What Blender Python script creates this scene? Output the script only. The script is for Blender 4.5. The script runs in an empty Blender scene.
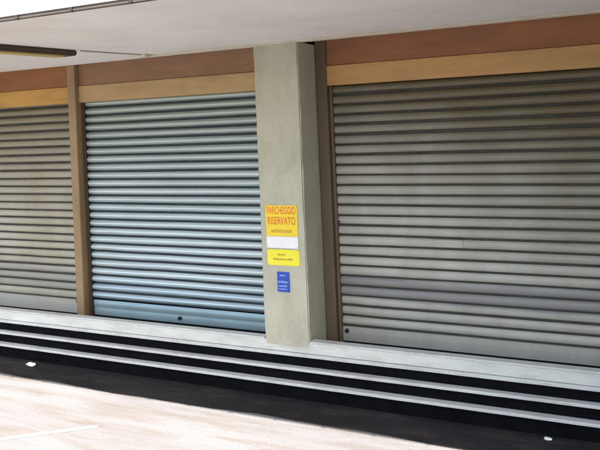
import bpy, bmesh, math, random
from mathutils import Vector, Matrix
random.seed(7)
S = bpy.context.scene
COL = S.collection
R = math.radians

# ------------------------------------------------------------------ camera
EYE = 2.66
PSI = R(25.6)          # turned left of square-on to the shop front
TH = 0.043             # hand-held roll
F = Vector((-math.sin(PSI), math.cos(PSI), 0))
R0 = Vector((math.cos(PSI), math.sin(PSI), 0))
U = Vector((0, 0, 1))
right = R0 * math.cos(TH) - U * math.sin(TH)
up = R0 * math.sin(TH) + U * math.cos(TH)
cam_d = bpy.data.cameras.new('camera')
cam = bpy.data.objects.new('camera', cam_d)
COL.objects.link(cam)
m = Matrix((right, up, -F)).transposed().to_4x4()
m.translation = Vector((0, 0, EYE))
cam.matrix_world = m
cam_d.sensor_width = 36
cam_d.lens = 42.0
cam_d.shift_y = -101 / 600
cam_d.clip_start = 0.05
cam_d.clip_end = 3000
S.camera = cam

# ------------------------------------------------------------------ light
SUN_AZ = R(-30)         # how far the sun's travel leans toward +X from the facade normal
SUN_EL = math.atan(3.435 / 2.175 * math.cos(SUN_AZ))
trav = Vector((math.sin(SUN_AZ) * math.cos(SUN_EL), math.cos(SUN_AZ) * math.cos(SUN_EL), -math.sin(SUN_EL)))
world = bpy.data.worlds.new('World')
S.world = world
world.use_nodes = True
nt = world.node_tree
nt.nodes.clear()
sky = nt.nodes.new('ShaderNodeTexSky')
sky.sky_type = 'NISHITA'
sky.sun_disc = False
sky.sun_elevation = SUN_EL
# Nishita: rotation 0 puts the sun at +Y, growing clockwise seen from above
sky.sun_rotation = math.atan2(-trav.x, -trav.y)
sky.air_density = 1.2
sky.dust_density = 3.0
bg = nt.nodes.new('ShaderNodeBackground')
bg.inputs['Strength'].default_value = 0.15
wo = nt.nodes.new('ShaderNodeOutputWorld')
nt.links.new(sky.outputs[0], bg.inputs[0])
nt.links.new(bg.outputs[0], wo.inputs[0])
sd = bpy.data.lights.new('sun', 'SUN')
sd.energy = 4.6
sd.angle = R(0.53)
sd.color = (1.0, 0.965, 0.92)
so = bpy.data.objects.new('sun', sd)
COL.objects.link(so)
so.rotation_euler = trav.to_track_quat('-Z', 'Y').to_euler()
so.location = (0, -5, 12)

S.render.engine = 'CYCLES'
S.view_settings.view_transform = 'Standard'
S.view_settings.look = 'None'
S.view_settings.gamma = 1
S.view_settings.use_curve_mapping = False
S.view_settings.exposure = 1.75
S.cycles.max_bounces = 10
S.cycles.diffuse_bounces = 6

# ------------------------------------------------------------------ materials
def mat(name, base, rough=0.7, metal=0.0, var=0.12, scale=4.0, stretch=(1, 1, 1), bump=0.0, bscale=60.0,
        dirt=None, dirt_amt=0.0, dirt_scale=(2, 2, 2), dirt_range=(0.45, 0.7), spec=0.5, fine=0.0, fine_scale=120):
    M = bpy.data.materials.new(name)
    M.use_nodes = True
    n = M.node_tree.nodes; l = M.node_tree.links
    b = n['Principled BSDF']
    b.inputs['Roughness'].default_value = rough
    b.inputs['Metallic'].default_value = metal
    b.inputs['Specular IOR Level'].default_value = spec
    geo = n.new('ShaderNodeNewGeometry')
    def noise(sc, st, detail=5, rgh=0.6):
        mp = n.new('ShaderNodeMapping')
        mp.inputs['Scale'].default_value = [sc * s for s in st]
        l.new(geo.outputs['Position'], mp.inputs[0])
        t = n.new('ShaderNodeTexNoise')
        t.inputs['Scale'].default_value = 1
        t.inputs['Detail'].default_value = detail
        t.inputs['Roughness'].default_value = rgh
        l.new(mp.outputs[0], t.inputs['Vector'])
        return t.outputs['Fac']
    def ramp(src, a, c, lo, hi):
        r = n.new('ShaderNodeMapRange')
        r.inputs[1].default_value = a; r.inputs[2].default_value = c
        r.inputs[3].default_value = lo; r.inputs[4].default_value = hi
        l.new(src, r.inputs[0])
        return r.outputs[0]
    v = ramp(noise(scale, stretch), 0.3, 0.7, 1 - var, 1 + var)
    mul = n.new('ShaderNodeVectorMath'); mul.operation = 'SCALE'
    mul.inputs[0].default_value = base
    l.new(v, mul.inputs['Scale'])
    out = mul.outputs[0]
    if fine:
        v2 = ramp(noise(fine_scale, (1, 1, 1), 2), 0.3, 0.7, 1 - fine, 1 + fine)
        m2 = n.new('ShaderNodeVectorMath'); m2.operation = 'SCALE'
        l.new(out, m2.inputs[0]); l.new(v2, m2.inputs['Scale']); out = m2.outputs[0]
    if dirt:
        f = ramp(noise(1, dirt_scale, 6, 0.65), dirt_range[0], dirt_range[1], 0, dirt_amt)
        mx = n.new('ShaderNodeMix'); mx.data_type = 'RGBA'
        l.new(f, mx.inputs['Factor']); l.new(out, mx.inputs['A'])
        mx.inputs['B'].default_value = (*dirt, 1)
        out = mx.outputs['Result']
    l.new(out, b.inputs['Base Color'])
    rv = ramp(noise(scale * 3, stretch), 0.3, 0.7, max(rough - 0.08, 0.02), min(rough + 0.08, 1))
    l.new(rv, b.inputs['Roughness'])
    if bump:
        bp = n.new('ShaderNodeBump')
        bp.inputs['Strength'].default_value = bump
        bp.inputs['Distance'].default_value = 0.01
        l.new(noise(bscale, (1, 1, 1), 4), bp.inputs['Height'])
        l.new(bp.outputs[0], b.inputs['Normal'])
    M['out'] = 0
    return M

def shutter_mat(name, base, rough, metal, tint_amt, grime, grime_amt, bands=(), gscale=(2.2, 1, 0.7), bump=0.04, zb=0.596, pitch=0.1015, fine=0.05):
    """painted steel slats: every slat a slightly different tone, vertical run-off streaks, soiled and tinted bands, upper shade painted in"""
    M = mat(name, base, rough, metal, var=0.07, scale=1.3, stretch=(1, 1, 1.6), dirt=grime, dirt_amt=grime_amt,
            dirt_scale=gscale, dirt_range=(0.40, 0.72), bump=bump, bscale=25, fine=fine, fine_scale=90)
    n = M.node_tree.nodes; l = M.node_tree.links
    b = n['Principled BSDF']
    src = b.inputs['Base Color'].links[0].from_socket
    geo = [x for x in n if x.type == 'NEW_GEOMETRY'][0]
    sep = n.new('ShaderNodeSeparateXYZ'); l.new(geo.outputs['Position'], sep.inputs[0])
    def mth(op, a, bb=None, c=None):
        q = n.new('ShaderNodeMath'); q.operation = op
        for i, val in enumerate((a, bb, c)):
            if val is None: continue
            if isinstance(val, (int, float)): q.inputs[i].default_value = val
            else: l.new(val, q.inputs[i])
        return q.outputs[0]
    idx = mth('FLOOR', mth('DIVIDE', mth('SUBTRACT', sep.outputs['Z'], zb - .001), pitch))
    wn = n.new('ShaderNodeTexWhiteNoise'); wn.noise_dimensions = '1D'
    l.new(idx, wn.inputs['W'])
    t = mth('ADD', mth('MULTIPLY', wn.outputs['Value'], 2 * tint_amt), 1 - tint_amt)
    m2 = n.new('ShaderNodeVectorMath'); m2.operation = 'SCALE'
    l.new(src, m2.inputs[0]); l.new(t, m2.inputs['Scale'])
    out = m2.outputs[0]
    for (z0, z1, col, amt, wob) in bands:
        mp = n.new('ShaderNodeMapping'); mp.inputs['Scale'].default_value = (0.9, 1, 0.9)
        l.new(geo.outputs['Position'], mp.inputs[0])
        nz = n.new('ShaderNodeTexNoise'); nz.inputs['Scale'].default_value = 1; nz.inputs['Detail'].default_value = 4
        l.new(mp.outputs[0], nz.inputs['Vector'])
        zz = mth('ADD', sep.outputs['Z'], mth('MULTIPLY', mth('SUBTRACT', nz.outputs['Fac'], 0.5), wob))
        mid, half = (z0 + z1) / 2, (z1 - z0) / 2
        if z1 > 3.5:      # painted shade that thins out downwards, heavier toward the right end
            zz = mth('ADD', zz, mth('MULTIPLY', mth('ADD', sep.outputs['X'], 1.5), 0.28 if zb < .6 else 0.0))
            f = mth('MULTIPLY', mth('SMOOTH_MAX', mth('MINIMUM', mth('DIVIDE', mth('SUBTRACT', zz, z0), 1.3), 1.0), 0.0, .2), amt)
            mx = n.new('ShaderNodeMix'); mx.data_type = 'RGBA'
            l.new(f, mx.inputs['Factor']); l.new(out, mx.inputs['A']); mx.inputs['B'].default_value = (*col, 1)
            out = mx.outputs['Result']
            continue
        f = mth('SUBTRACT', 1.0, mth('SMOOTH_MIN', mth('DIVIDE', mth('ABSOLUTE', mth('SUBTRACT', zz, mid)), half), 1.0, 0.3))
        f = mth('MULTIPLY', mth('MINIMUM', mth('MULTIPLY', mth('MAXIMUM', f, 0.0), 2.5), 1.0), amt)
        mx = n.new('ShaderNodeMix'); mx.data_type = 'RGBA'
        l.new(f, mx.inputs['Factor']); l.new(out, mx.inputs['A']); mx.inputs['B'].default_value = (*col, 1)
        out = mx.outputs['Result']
    l.new(out, b.inputs['Base Color'])
    return M


M = {}
M['render'] = mat('rendered_concrete', (0.465, 0.452, 0.352), 0.9, var=0.07, scale=2.6, bump=0.4, bscale=110, fine=0.14,
                  fine_scale=120, dirt=(0.26, 0.24, 0.17), dirt_amt=0.4, dirt_scale=(7, 7, 3), dirt_range=(0.47, 0.75))
M['side_render'] = M['render']
M['soffit'] = mat('painted_soffit', (0.80, 0.775, 0.74), 0.85, var=0.05, scale=1.2, bump=0.15, bscale=40, fine=0.03,
                  dirt=(0.64, 0.57, 0.46), dirt_amt=0.5, dirt_scale=(0.8, 0.8, 0.8))
M['white_fascia'] = mat('white_fascia_paint', (0.78, 0.79, 0.80), 0.7, var=0.04, scale=2)
M['slab_edge'] = mat('canopy_edge', (0.075, 0.06, 0.048), 0.8, var=0.2, scale=5)
M['dark_metal'] = mat('dark_metal', (0.05, 0.04, 0.035), 0.5, 0.4)
M['brown'] = mat('brown_board', (0.28, 0.108, 0.038), 0.6, var=0.16, scale=1.4, stretch=(1, 1, 6), bump=0.1, bscale=20,
                 dirt=(0.18, 0.075, 0.035), dirt_amt=0.6, dirt_scale=(1.2, 1, 3))
M['gold'] = mat('ochre_board', (0.48, 0.27, 0.092), 0.5, var=0.12, scale=1.6, stretch=(1, 1, 7), bump=0.1, bscale=20,
                dirt=(0.26, 0.15, 0.06), dirt_amt=0.5, dirt_scale=(1.2, 1, 4))
def board(name, c, d, v):
    return mat(name, c, 0.6, var=v, scale=1.5, stretch=(1, 1, 5), bump=0.15, bscale=25, dirt=d, dirt_amt=0.55, dirt_scale=(1.4, 1, 3), fine=.06, fine_scale=100)
M['brown_left'] = board('rusty_brown_board', (0.27, 0.105, 0.028), (0.17, 0.08, 0.03), .15)
M['gold_left'] = board('orange_ochre_board', (0.48, 0.27, 0.062), (0.24, 0.14, 0.05), .15)
M['brown_mid'] = board('faded_brown_board', (0.255, 0.135, 0.066), (0.17, 0.095, 0.05), .15)
M['gold_mid'] = board('faded_ochre_board', (0.41, 0.275, 0.125), (0.3, 0.2, 0.095), .12)
M['cable'] = mat('grey_cable', (0.36, 0.33, 0.28), 0.6)
M['post'] = mat('ochre_post', (0.29, 0.195, 0.10), 0.6, var=0.15, scale=4, stretch=(1, 1, .5), bump=0.2, bscale=30,
                dirt=(0.16, 0.1, 0.05), dirt_amt=0.6, dirt_scale=(6, 6, 1.5))
M['jamb'] = mat('brown_jamb', (0.115, 0.082, 0.048), 0.6, var=0.15, scale=3, stretch=(1, 1, .5))
M['sill'] = mat('grey_stone_sill', (0.60, 0.62, 0.58), 0.75, var=0.07, scale=3, stretch=(1, 1, 3), fine=0.08,
                fine_scale=110, bump=0.2, bscale=90, dirt=(0.32, 0.31, 0.27), dirt_amt=0.5, dirt_scale=(2.5, 2.5, 9))
M['tread'] = mat('pale_stone_tread', (0.56, 0.575, 0.555), 0.75, var=0.06, scale=5, stretch=(1, 1, 1), fine=0.08,
                 fine_scale=90, bump=0.15, bscale=80, dirt=(0.3, 0.28, 0.25), dirt_amt=0.6, dirt_scale=(3, 5, 5), dirt_range=(0.5, 0.75))
M['riser'] = mat('black_riser', (0.005, 0.005, 0.006), 0.9, var=0.3, scale=6, spec=0.05)  # even near-black tone
M['groove'] = mat('grimy_slat_joint', (0.045, 0.043, 0.036), 0.8, var=0.3, scale=6)
M['groove_blue'] = mat('dark_slat_joint', (0.05, 0.065, 0.075), 0.7, var=0.3, scale=6)
M['wall'] = mat('upper_wall', (0.55, 0.5, 0.42), 0.9, var=0.08, scale=1.5, bump=0.3, bscale=60)
M['inside'] = mat('dark_inside', (0.05, 0.05, 0.05), 0.9)
M['floor_in'] = mat('recess_floor', (0.2, 0.2, 0.18), 0.9)
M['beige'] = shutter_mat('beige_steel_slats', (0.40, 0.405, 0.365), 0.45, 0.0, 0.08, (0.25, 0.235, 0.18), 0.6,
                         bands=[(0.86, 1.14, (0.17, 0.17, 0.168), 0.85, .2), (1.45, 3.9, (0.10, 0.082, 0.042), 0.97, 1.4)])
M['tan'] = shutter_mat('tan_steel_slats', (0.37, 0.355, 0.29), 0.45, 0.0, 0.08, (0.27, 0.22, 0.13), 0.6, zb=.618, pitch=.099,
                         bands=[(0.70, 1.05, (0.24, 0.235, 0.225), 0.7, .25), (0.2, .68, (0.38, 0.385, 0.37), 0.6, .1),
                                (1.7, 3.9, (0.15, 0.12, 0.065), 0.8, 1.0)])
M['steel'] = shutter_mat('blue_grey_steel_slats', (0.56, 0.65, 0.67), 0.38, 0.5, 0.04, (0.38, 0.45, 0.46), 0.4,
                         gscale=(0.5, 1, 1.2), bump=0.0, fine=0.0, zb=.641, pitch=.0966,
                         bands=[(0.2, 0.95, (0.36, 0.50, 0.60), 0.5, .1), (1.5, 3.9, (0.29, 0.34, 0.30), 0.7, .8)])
M['patch'] = mat('patch_steel', (0.38, 0.38, 0.33), 0.5, var=0.06)
M['rail_blue'] = mat('blue_grey_rail', (0.27, 0.37, 0.41), 0.4, 0.3, var=0.08, scale=2)
M['paper'] = mat('white_paper', (0.8, 0.8, 0.78), 0.8, var=0.05)
M['yellow'] = mat('yellow_plastic', (0.83, 0.62, 0.02), 0.4, var=0.04, scale=8, dirt=(0.6, 0.5, 0.1), dirt_amt=0.3, dirt_scale=(9, 9, 9))
M['yellow2'] = mat('lemon_plastic', (0.83, 0.74, 0.03), 0.4, var=0.04, scale=8, dirt=(0.6, 0.5, 0.1), dirt_amt=0.3, dirt_scale=(9, 9, 9))
M['orange'] = mat('orange_ink', (0.75, 0.16, 0.02), 0.5, var=0.05)
M['ochre_ink'] = mat('ochre_ink', (0.55, 0.28, 0.02), 0.5, var=0.05)
M['ink'] = mat('brown_ink', (0.25, 0.17, 0.02), 0.5, var=0.05)
M['blue'] = mat('blue_plastic', (0.008, 0.06, 0.42), 0.4, var=0.08, scale=10)
M['pale_ink'] = mat('pale_blue_ink', (0.3, 0.45, 0.8), 0.5, var=0.05)
M['glass'] = mat('added_window_glass', (0.03, 0.035, 0.04), 0.08, var=0.05)
M['lock'] = mat('lock_metal', (0.03, 0.035, 0.06), 0.35, 0.6)
M['cream'] = mat('cream_moulding', (0.62, 0.56, 0.44), 0.6, var=0.1, scale=6, stretch=(1, 1, 1))
M['diffuser'] = mat('yellowed_diffuser', (0.52, 0.38, 0.16), 0.4, var=0.08, scale=6)
M['lampcase'] = mat('lamp_housing', (0.06, 0.04, 0.025), 0.6, var=0.2, scale=6)

def ground_mat():
    Mt = mat('worn_paving', (0.196, 0.189, 0.190), 0.92, var=0.12, scale=0.8, stretch=(0.5, 1.4, 1), fine=0.2, fine_scale=70,
             bump=0.5, bscale=120, dirt=(0.145, 0.118, 0.09), dirt_amt=0.85, dirt_scale=(1.0, 8.0, 1), dirt_range=(0.45, 0.72), spec=0.2)
    n = Mt.node_tree.nodes; l = Mt.node_tree.links
    return Mt
M['ground'] = ground_mat()
M['shade_ground'] = mat('shade_painted_ground', (0.018, 0.0175, 0.019), 0.9, var=0.45, scale=1.3, stretch=(0.6, 1.8, 1), fine=0.45, fine_scale=70,
                   bump=0.5, bscale=120, dirt=(0.05, 0.039, 0.034), dirt_amt=0.9, dirt_scale=(1.6, 5.5, 1), dirt_range=(0.5, 0.66), spec=0.25)  # ground colour darkened to paint in the canopy's shade
M['paint'] = mat('road_paint', (0.72, 0.71, 0.68), 0.8, var=0.1, scale=8, dirt=(0.25, 0.22, 0.2), dirt_amt=0.8, dirt_scale=(14, 14, 14), dirt_range=(0.38, 0.6))

# ------------------------------------------------------------------ helpers
def link(name, bm, mats, parent=None, bevel=0.0, smooth=False, origin=None):
    if bevel:
        bmesh.ops.bevel(bm, geom=list(bm.edges), offset=bevel, segments=2, affect='EDGES', profile=0.5)
    vs = [v.co.copy() for v in bm.verts]
    lo = Vector([min(v[i] for v in vs) for i in range(3)]); hi = Vector([max(v[i] for v in vs) for i in range(3)])
    o0 = Vector(origin) if origin is not None else Vector(((lo.x + hi.x) / 2, (lo.y + hi.y) / 2, lo.z))
    for v in bm.verts: v.co -= o0
    bmesh.ops.recalc_face_normals(bm, faces=list(bm.faces))
    me = bpy.data.meshes.new(name)
    bm.to_mesh(me); bm.free()
    for mm in (mats if isinstance(mats, (list, tuple)) else [mats]): me.materials.append(mm)
    if smooth:
        for p in me.polygons: p.use_smooth = True
    o = bpy.data.objects.new(name, me)
    COL.objects.link(o)
    o.location = o0
    if parent is not None:
        o.parent = parent
        o.location = o0 - wloc(parent)
    return o

def wloc(o):
    v = Vector(o.location)
    while o.parent: o = o.parent; v += Vector(o.location)
    return v

def add_box(bm, x0, x1, y0, y1, z0, z1, mi=0):
    vs = [bm.verts.new(p) for p in ((x0, y0, z0), (x1, y0, z0), (x1, y1, z0), (x0, y1, z0), (x0, y0, z1), (x1, y0, z1), (x1, y1, z1), (x0, y1, z1))]
    for f in ((0, 3, 2, 1), (4, 5, 6, 7), (0, 1, 5, 4), (1, 2, 6, 5), (2, 3, 7, 6), (3, 0, 4, 7)):
        bm.faces.new([vs[i] for i in f]).material_index = mi
    return vs

def box(*a):
    bm = bmesh.new(); add_box(bm, *a); return bm

def empty(name, loc, label, cat, group=None):
    o = bpy.data.objects.new(name, None)
    COL.objects.link(o); o.location = loc
    tag(o, label, cat, group); return o

def tag(o, label=None, cat=None, group=None, kind=None):
    if label: o['label'] = label
    if cat: o['category'] = cat
    if group: o['group'] = group
    if kind: o['kind'] = kind
    return o

DENTS = [(random.uniform(-8.5, 2.2), random.uniform(.7, 2.4), random.uniform(.05, .16), random.uniform(.004, .011)) for _ in range(70)]
def extrude_profile(name, prof, xs, mats, parent, jitter=0.0, facemat=None):
    """prof: (y, z, material) going up; swept along xs with a little unevenness, as rolled steel has"""
    bm = bmesh.new()
    grid = []
    for i, x in enumerate(xs):
        col = []
        for (y, z, mi) in prof:
            w = jitter * (math.sin(x * 2.3 + z * 9) * 0.5 + math.sin(x * 5.1 - z * 4.3) * 0.3)
            sag = .0016 * math.sin(x * 1.9 + round(z * 10) * 2.1) if jitter > .0025 else 0
            for (dx, dz, dr, da) in DENTS:
                q = ((x - dx) / dr / 1.6) ** 2 + ((z - dz) / dr) ** 2
                if q < 6: w += da * math.exp(-q)
            col.append(bm.verts.new((x, y + w, z + sag)))
        grid.append(col)
    for i in range(len(xs) - 1):
        for j in range(len(prof) - 1):
            f = bm.faces.new((grid[i][j], grid[i + 1][j], grid[i + 1][j + 1], grid[i][j + 1]))
            f.material_index = prof[j][2]
    return bm

# ------------------------------------------------------------------ ground (setting)
bm = bmesh.new()
vs = [bm.verts.new(p) for p in ((-1500, -1500, 0), (1500, -1500, 0), (1500, 1500, 0), (-1500, 1500, 0))]
bm.faces.new(vs)
tag(link('ground', bm, M['ground'], origin=(0, 0, 0)), kind='structure')
# canopy shade painted as a dark ground strip along the steps
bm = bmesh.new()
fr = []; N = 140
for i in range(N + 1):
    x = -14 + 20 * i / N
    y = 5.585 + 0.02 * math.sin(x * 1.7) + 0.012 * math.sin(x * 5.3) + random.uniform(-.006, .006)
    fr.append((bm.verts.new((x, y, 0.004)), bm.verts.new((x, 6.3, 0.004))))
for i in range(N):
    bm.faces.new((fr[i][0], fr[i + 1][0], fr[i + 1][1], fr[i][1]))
tag(link('painted_canopy_shade', bm, M['shade_ground']), kind='structure')

def paint_line(p, q, w):
    p = Vector(p); q = Vector(q); d = (q - p).normalized(); nrm = Vector((-d.y, d.x))
    bm = bmesh.new(); N = 30; rows = []
    for i in range(N + 1):
        c = p.lerp(q, i / N)
        a = c + nrm * (w / 2 + random.uniform(-.004, .004)); b = c - nrm * (w / 2 + random.uniform(-.004, .004))
        rows.append((bm.verts.new((a.x, a.y, 0.004)), bm.verts.new((b.x, b.y, 0.004))))
    for i in range(N): bm.faces.new((rows[i][0], rows[i + 1][0], rows[i + 1][1], rows[i][1]))
    return tag(link('parking_line', bm, M['paint']), kind='structure')
paint_line((-6.99, 2.86), (-4.50, 4.88), 0.06)

# ------------------------------------------------------------------ building
Y0 = 6.09            # front plane of pillars, sill and canopy edge
SOF = 3.457          # underside of the canopy
LIP = 0.56
XL, XR = -12.0, 4.2
B = empty('shop_building', (-3.5, 6.6, 0), 'shop building with rendered pillar, brown and ochre boards, closed roller shutters and pale overhanging canopy', 'building')

# body: side walls, back wall, upper storey
tag(link('upper_wall', box(XL, XR, Y0 + .003, Y0 + 4, SOF + .32, 7.2), M['wall'], B, bevel=.01))
bm = bmesh.new()
add_box(bm, XL, XL + .2, Y0 + .62, Y0 + 4, 0.0, SOF + .2)
add_box(bm, XR - .2, XR, Y0 + .62, Y0 + 4, 0.0, SOF + .2)
add_box(bm, XL + .2, XR - .2, Y0 + 3.8, Y0 + 4, 0.0, SOF + .2)
link('rear_wall', bm, M['wall'], B)
link('recess_ceiling', box(XL, XR, Y0 + .12, Y0 + 4, SOF + .22, SOF + .318), M['soffit'], B)
link('recess_floor', box(XL, XR, Y0 + .093, Y0 + 3.7, 0.2, LIP - .14), M['floor_in'], B)

# canopy
cb = bmesh.new()
add_box(cb, XL, XR, 3.42, Y0 + .12, SOF, SOF + .20)
canopy = link('canopy', cb, M['soffit'], B, bevel=.006)
canopy['label'] = 'pale painted canopy slab overhanging the shutters'
eb = bmesh.new()
add_box(eb, XL, XR, 3.385, 3.417, SOF - .022, SOF + .004)
link('edge_trim', eb, M['slab_edge'], canopy, bevel=.004)
link('canopy_fascia', box(XL, XR, 3.375, 3.417, SOF + .0045, SOF + .95), M['white_fascia'], canopy, bevel=.004)
x = -3.66
while x > XL + .3: x -= .47
while x < XR - .1:
    link('bracket', box(x - .012, x + .012, 3.372, 3.40, SOF - .027, SOF + .003), M['dark_metal'], canopy, bevel=.004)
    x += .47
# moulding where the soffit ends, from the lamp's cable to the right
mb = bmesh.new()
add_box(mb, -4.60, XR, Y0 - .10, Y0 - .055, SOF - .014, SOF - .001)
link('moulding', mb, M['cream'], canopy, bevel=.004)
lb = bmesh.new()
add_box(lb, -4.68, -4.56, Y0 - .22, Y0 - .12, SOF - .03, SOF - .001)
link('junction_box', lb, M['cream'], canopy, bevel=.006)
# thin joint strip / cable on the soffit
def strip(p, q, w, z0, z1):
    p = Vector(p); q = Vector(q); d = (q - p).normalized(); n = Vector((-d.y, d.x)) * w / 2
    bm = bmesh.new()
    c = [p - n, q - n, q + n, p + n]
    lo = [bm.verts.new((v.x, v.y, z0)) for v in c]; hi = [bm.verts.new((v.x, v.y, z1)) for v in c]
    bm.faces.new(lo); bm.faces.new(hi)
    for i in range(4): bm.faces.new((lo[i], lo[(i + 1) % 4], hi[(i + 1) % 4], hi[i]))
    return bm
link('cable', strip((-4.77, 5.16), (-4.615, 5.86), .018, SOF - .012, SOF - .001), M['cable'], canopy)

# pillars
def pillar(x0, x1, first=False):
    bm = bmesh.new()
    nz, nx = 26, 5
    add_box(bm, x0, x1, Y0, Y0 + .62, LIP - .06, SOF - .002)
    bmesh.ops.subdivide_edges(bm, edges=[e for e in bm.edges if abs(e.verts[0].co.z - e.verts[1].co.z) > 1], cuts=30)
    vert_e = [e for e in bm.edges if abs(e.verts[0].co.x - e.verts[1].co.x) < 1e-5 and abs(e.verts[0].co.y - e.verts[1].co.y) < 1e-5]
    bmesh.ops.bevel(bm, geom=vert_e, offset=.012, segments=2, affect='EDGES')
    for v in bm.verts:
        if v.co.z < SOF - .05 and v.co.z > LIP:
            v.co.x += random.uniform(-.0035, .0035); v.co.y += random.uniform(-.002, .002)
    add_box(bm, x0 + .002, x1 - .002, Y0 + .1, Y0 + .62, LIP - .14, LIP - .061)
    o = link('pillar', bm, M['render'], B)
    return o
p_main = pillar(-3.402, -2.912)
p_main['label'] = 'grey-beige stippled pillar carrying the yellow and blue signs'
pillar(-9.10, -8.61)
pillar(2.42, 2.91)

# fascia boards above the shutters + jambs + posts
YF = Y0 + .42
def bay(x0, x1, mb, mo):
    link('brown_board', box(x0, x1, YF, YF + .05, 3.236, SOF + .218), mb, B, bevel=.004)
    link('ochre_board', box(x0, x1, YF - .012, YF + .05, 3.034, 3.233), mo, B, bevel=.004)
bay(-8.60, -6.192, M['brown_left'], M['gold_left'])
bay(-6.070, -3.402, M['brown_mid'], M['gold_mid'])
bay(-2.905, 2.42, M['brown'], M['gold'])
link('jamb', box(-2.905, -2.79, YF - .03, YF + .12, LIP - .14, SOF + .215), M['jamb'], B, bevel=.006)['label'] = 'dark brown jamb right of the pillar'
link('jamb', box(2.30, 2.415, YF - .03, YF + .12, LIP - .14, SOF + .215), M['jamb'], B, bevel=.006)
pm = link('post', box(-6.19, -6.072, YF - .07, YF + .14, LIP - .14, SOF + .215), M['post'], B, bevel=.01)
pm['label'] = 'narrow ochre post between the two left shutters'
# blank shop wall beyond the last pillars
link('side_wall', box(XL, -9.105, Y0 + .3, Y0 + .6, LIP - .14, SOF + .215), M['wall'], B)
link('side_wall', box(2.915, XR, Y0 + .3, Y0 + .6, LIP - .14, SOF + .215), M['wall'], B)

# roller shutters
YS = Y0 + .475
def flat_profile(zb0, pitch):
    prof = []
    for k in range(27):
        zb = zb0 + k * pitch
        e = random.uniform(-.0015, .0015); t = random.uniform(-.002, .002)
        g = .020 + random.uniform(-.004, .005)      # joint height
        if zb > 2.3: g += .004
        prof += [(YS + .018, zb, 1), (YS + .018, zb + g * .8, 1), (YS + e + .001, zb + g, 0),
                 (YS + e - .006, zb + g + .012, 0), (YS + e - .010, zb + g + .028, 0), (YS + e + t - .009, zb + .066, 0),
                 (YS + e + t - .003, zb + .083, 0), (YS + e + t + .008, zb + pitch - .003, 1)]
    return [p for p in prof if p[1] < 3.09]
def round_profile(zb0, pitch):
    prof = []
    for k in range(25):
        zb = zb0 + k * pitch
        e = random.uniform(-.002, .002)
        prof += [(YS + .035, zb, 1), (YS + .035, zb + .018, 1)]
        h = pitch - .024
        for j in range(9):
            a = j / 8
            prof.append((YS + e + .012 - .034 * math.sin(math.pi * (a * .92 + .04)) ** .9, zb + .020 + h * a, 0 if j < 8 else 1))
    return [p for p in prof if p[1] < 3.09]

def shutter(x0, x1, kind, label, zb0, pitch):
    seg = int((x1 - x0) / .045)
    xs = [x0 + (x1 - x0) * i / seg for i in range(seg + 1)]
    prof = flat_profile(zb0, pitch) if kind == 'flat' else round_profile(zb0, pitch)
    mm, gg = (M['tan'] if x0 < -7 else M['beige'], M['groove']) if kind == 'flat' else (M['steel'], M['groove_blue'])
    s = link('roller_shutter', extrude_profile('s', prof, xs, None, None, jitter=.003), [mm, gg], B, smooth=False)
    s['label'] = label
    if kind != 'flat':
        pass
    for p in s.data.polygons: p.use_smooth = p.material_index == 0
    # bottom rail
    if kind == 'flat':
        pr = [(YS + .01, LIP - .117, 0), (YS - .006, LIP - .112, 0), (YS - .008, zb0 - .06, 0), (YS - .004, zb0 - .006, 0), (YS + .014, zb0 - .002, 0)]
        r_ = link('bottom_rail', extrude_profile('r', pr, xs, None, None, jitter=.002), [mm], s)
    else:
        z0 = LIP - .112
        hh = (zb0 - .004 - z0) / 2
        pr = [(YS + .02, z0 - .004, 0)]
        for q in range(2):
            amp = (.006, .014)[q]
            pr += [(YS + .004 - amp * math.sin(math.pi * j / 8), z0 + hh * (q + j / 8.2), 0) for j in range(9)]
        r_ = link('bottom_rail', extrude_profile('r', pr, xs, None, None, jitter=.002), [M['rail_blue']], s, smooth=True)
    link('bottom_seal', box(x0, x1, YS + .0, YS + .012, LIP - .139, LIP - .1185), M['riser'], s)
    # side guides
    for gx in (x0 - .012, x1 - .018):
        link('guide_rail', box(gx, gx + .03, YS - .035, YS + .04, LIP - .138, 3.03), M['dark_metal'] if kind != 'flat' else M['jamb'], s, bevel=.003)
    return s
s_left = shutter(-8.60, -6.20, 'flat', 'beige-grey shutter left of the narrow ochre post', .618, .099)
s_mid = shutter(-6.04, -3.405, 'round', 'blue-grey shutter with rounded shiny slats, between post and pillar', .641, .0966)
s_right = shutter(-2.775, 2.31, 'flat', 'wide beige-grey shutter right of the pillar with dark lock near its lower corner', .596, .1015)

def disc(x, y, z, r, d, name, material, parent):
    bm = bmesh.new()
    bmesh.ops.create_cone(bm, cap_ends=True, segments=20, radius1=r, radius2=r * .8, depth=d, matrix=Matrix.Translation((x, y, z)) @ Matrix.Rotation(R(90), 4, 'X'))
    return link(name, bm, material, parent, smooth=False)
disc(-2.712, YS - .02, .550, .022, .03, 'lock', M['lock'], s_right)
disc(-2.745, YS - .012, 1.655, .012, .02, 'rivet', M['lock'], s_right)
disc(-4.76, YS - .02, .51, .022, .03, 'lock', M['lock'], s_mid)
disc(-6.27, YS - .02, .60, .018, .03, 'lock', M['lock'], s_left)
# a patch plate on one slat of the wide shutter
zs = .596 + .1015 * 8 + .027
link('patch_plate', box(-1.775, -1.505, YS - .014, YS - .006, zs, zs + .066), M['patch'], s_right, bevel=.0015)

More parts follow.
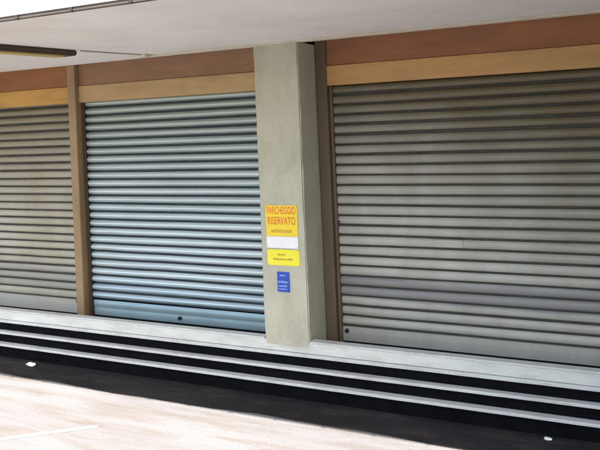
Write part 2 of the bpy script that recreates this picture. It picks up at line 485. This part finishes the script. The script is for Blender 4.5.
# unseen block added at right to shade the pillar side and wide shutter
WX = 2.1
shade_block = link('added_shade_block', box(WX, WX + 4, -5.5, 3.30, 0, 9.2), M['wall'], B, bevel=.02)
for k in range(3):  # windows only dress the added block
    for z in (1.2, 4.3, 7.0):
        w = link('added_window', box(WX - .012, WX + .02, -4.6 + k * 2.7, -3.3 + k * 2.7, z, z + 1.5), M['cream'], shade_block, bevel=.004)
        link('added_pane', box(WX - .018, WX - .008, -4.52 + k * 2.7, -3.38 + k * 2.7, z + .08, z + 1.42), M['glass'], w)

# ------------------------------------------------------------------ steps
ST = empty('entrance_steps', (-3.5, 6.0, 0), 'long flight of low pale stone steps with black risers below the shutters', 'steps')
sb = bmesh.new()
add_box(sb, XL, XR, Y0 + .003, Y0 + .09, .437, LIP - .018)
sill = link('sill', sb, M['sill'], ST, bevel=.006)
sill['label'] = 'raised grey stone sill under the shutters'
for a, c in ((XL, -9.105), (-8.605, -3.407), (-2.907, 2.415), (2.915, XR)):
    link('sill_cap', box(a, c, Y0 - .006, Y0 + .09, LIP - .0175, LIP), M['tread'], ST, bevel=.003)
def tread(y, z0, z1):
    bm = bmesh.new(); N = 120
    for i in range(N + 1):
        x = XL + (XR - XL) * i / N
        j = random.uniform(-.0012, .0012); q = random.uniform(-.0007, .0007)
        ring = [bm.verts.new(p) for p in ((x, y + j, z0 + q), (x, y + j - .001, z1 - .006 + q), (x, y + j + .006, z1), (x, Y0 + .3, z1), (x, Y0 + .3, z0))]
        if i:
            for a in range(5): bm.faces.new((prev[a], prev[(a + 1) % 5], ring[(a + 1) % 5], ring[a]))
        else: bm.faces.new(ring)
        prev = ring
    bm.faces.new(prev[::-1])
    return link('tread', bm, M['tread'], ST)
tread(Y0 - .018, .405, .434)
tread(Y0 - .055, .278, .302)
tread(Y0 - .092, .144, .168)
link('riser', box(XL, XR, Y0 + .02, Y0 + .2, .304, .403), M['riser'], ST)
link('riser', box(XL, XR, Y0 - .01, Y0 + .2, .170, .276), M['riser'], ST)
link('riser', box(XL, XR, Y0 - .05, Y0 + .2, .0, .142), M['riser'], ST)

# ------------------------------------------------------------------ signs on the pillar
def text_mesh(body, x0, x1, zc, h, y, material, parent, name='lettering', bold=.0):
    cu = bpy.data.curves.new('t', 'FONT'); cu.body = body; cu.size = 1; cu.offset = bold; cu.extrude = 0
    cu.align_x = 'LEFT'
    o = bpy.data.objects.new('t', cu); COL.objects.link(o)
    bpy.context.view_layer.update()
    me = bpy.data.meshes.new_from_object(o.evaluated_get(bpy.context.evaluated_depsgraph_get()))
    bpy.data.objects.remove(o)
    bm = bmesh.new(); bm.from_mesh(me)
    xs = [v.co.x for v in bm.verts]; ys = [v.co.y for v in bm.verts]
    a, b, c, d = min(xs), max(xs), min(ys), max(ys)
    for v in bm.verts:
        u = (v.co.x - a) / (b - a); w = (v.co.y - c) / (d - c)
        v.co = Vector((x0 + (x1 - x0) * u, y, zc - h / 2 + h * w))
    ob = link(name, bm, material, parent)
    return ob
def marks(x0, x1, zc, h, y, material, parent, n):
    """lettering too small to read in the picture: short upright strokes"""
    bm = bmesh.new(); x = x0; st = (x1 - x0) / n
    for i in range(n):
        w = st * random.uniform(.45, .75)
        hh = h * random.uniform(.8, 1)
        add_box(bm, x, x + w, y, y + .0006, zc - h / 2, zc - h / 2 + hh * random.choice((1, 1, .75)))
        x += st
    return link('lettering', bm, material, parent)
YP = Y0 - .006
s1 = empty('parking_sign', (-3.163, YP, 1.45), 'yellow sign with orange lettering over a white strip, uppermost on the pillar', 'sign')
def plate(name, x0, x1, z0, z1, material, parent, y=YP, t=.005, rot=0):
    return link(name, box(x0, x1, y, y + t, z0, z1), material, parent, bevel=.0015)
plate('panel', -3.334, -2.988, 1.568, 1.873, M['yellow'], s1)
plate('white_strip', -3.334, -2.990, 1.452, 1.566, M['paper'], s1)
text_mesh('PARCHEGGIO', -3.318, -3.005, 1.822, .074, YP - .001, M['orange'], s1, bold=.018)
text_mesh('RISERVATO', -3.314, -3.010, 1.722, .078, YP - .001, M['orange'], s1, bold=.018)
marks(-3.278, -3.045, 1.622, .036, YP - .001, M['ochre_ink'], s1, 12)
s2 = empty('notice_panel', (-3.157, YP, 1.28), 'plain lemon yellow notice with two small text lines, under the orange lettered sign', 'sign')
plate('panel', -3.334, -2.980, 1.282, 1.438, M['yellow2'], s2)
marks(-3.215, -3.13, 1.389, .018, YP - .001, M['ink'], s2, 6)
marks(-3.27, -3.05, 1.345, .018, YP - .001, M['ink'], s2, 15)
s3 = empty('blue_sign', (-3.168, YP, 1.02), 'small dark blue upright sign, lowest on the pillar', 'sign')
plate('panel', -3.236, -3.102, 1.022, 1.219, M['blue'], s3)
marks(-3.205, -3.135, 1.186, .018, YP - .001, M['pale_ink'], s3, 4)
marks(-3.224, -3.116, 1.122, .022, YP - .001, M['pale_ink'], s3, 7)
marks(-3.220, -3.125, 1.083, .02, YP - .001, M['pale_ink'], s3, 7)
marks(-3.224, -3.13, 1.052, .012, YP - .001, M['pale_ink'], s3, 9)

for sg, (a, b_, c, d) in ((s1, (-3.326, -2.996, 1.465, 1.865)), (s2, (-3.326, -2.988, 1.29, 1.43)), (s3, (-3.229, -3.109, 1.03, 1.212))):
    for sx in (a, b_):
        for sz in (c, d):
            disc(sx, YP - .001, sz, .0035, .003, 'screw', M['dark_metal'], sg)

# ------------------------------------------------------------------ ceiling lamp under the canopy
L = empty('ceiling_lamp', (-5.0, 4.5, SOF - .06), 'long shallow brown lamp with yellowed diffuser fixed under the canopy', 'lamp')
def lamp_body(x0, x1, y0, y1, z0, z1, ang, mt, name, bev):
    bm = box(x0, x1, y0, y1, z0, z1)
    bmesh.ops.bevel(bm, geom=list(bm.edges), offset=bev, segments=4, affect='EDGES')
    rot = Matrix.Rotation(ang, 4, 'Z'); c = Vector((-4.78, 5.13, 0))
    for v in bm.verts: v.co = rot @ (v.co - c) + c
    return link(name, bm, mt, L, smooth=False)
lamp_body(-4.98, -4.78, 3.55, 5.13, SOF - .052, SOF - .002, R(-7), M['lampcase'], 'housing', .012)
lamp_body(-4.96, -4.82, 3.60, 5.02, SOF - .066, SOF - .05, R(-7), M['diffuser'], 'diffuser', .005)

# ------------------------------------------------------------------ litter
def scrap(x, y, sx, sy, sz, label, seed, name, material):
    rnd = random.Random(seed)
    bm = bmesh.new(); bmesh.ops.create_icosphere(bm, subdivisions=2, radius=1)
    for v in bm.verts:
        k = rnd.uniform(.65, 1.1)
        v.co = Vector((v.co.x * sx * k, v.co.y * sy * k, max(v.co.z * sz * k, -sz * .6)))
    bm2 = bm
    z = min(v.co.z for v in bm.verts)
    for v in bm.verts: v.co += Vector((x, y, -z + .004))
    return tag(link(name, bm, material), label, 'litter')
scrap(-6.40, 5.90, .075, .035, .025, 'crumpled white paper on the shaded ground near the left end of the steps', 3, 'paper_scrap', M['paper'])
scrap(-.745, 5.97, .035, .025, .012, 'tiny white scrap against the foot of the steps at the right', 5, 'paper_scrap', M['paper'])
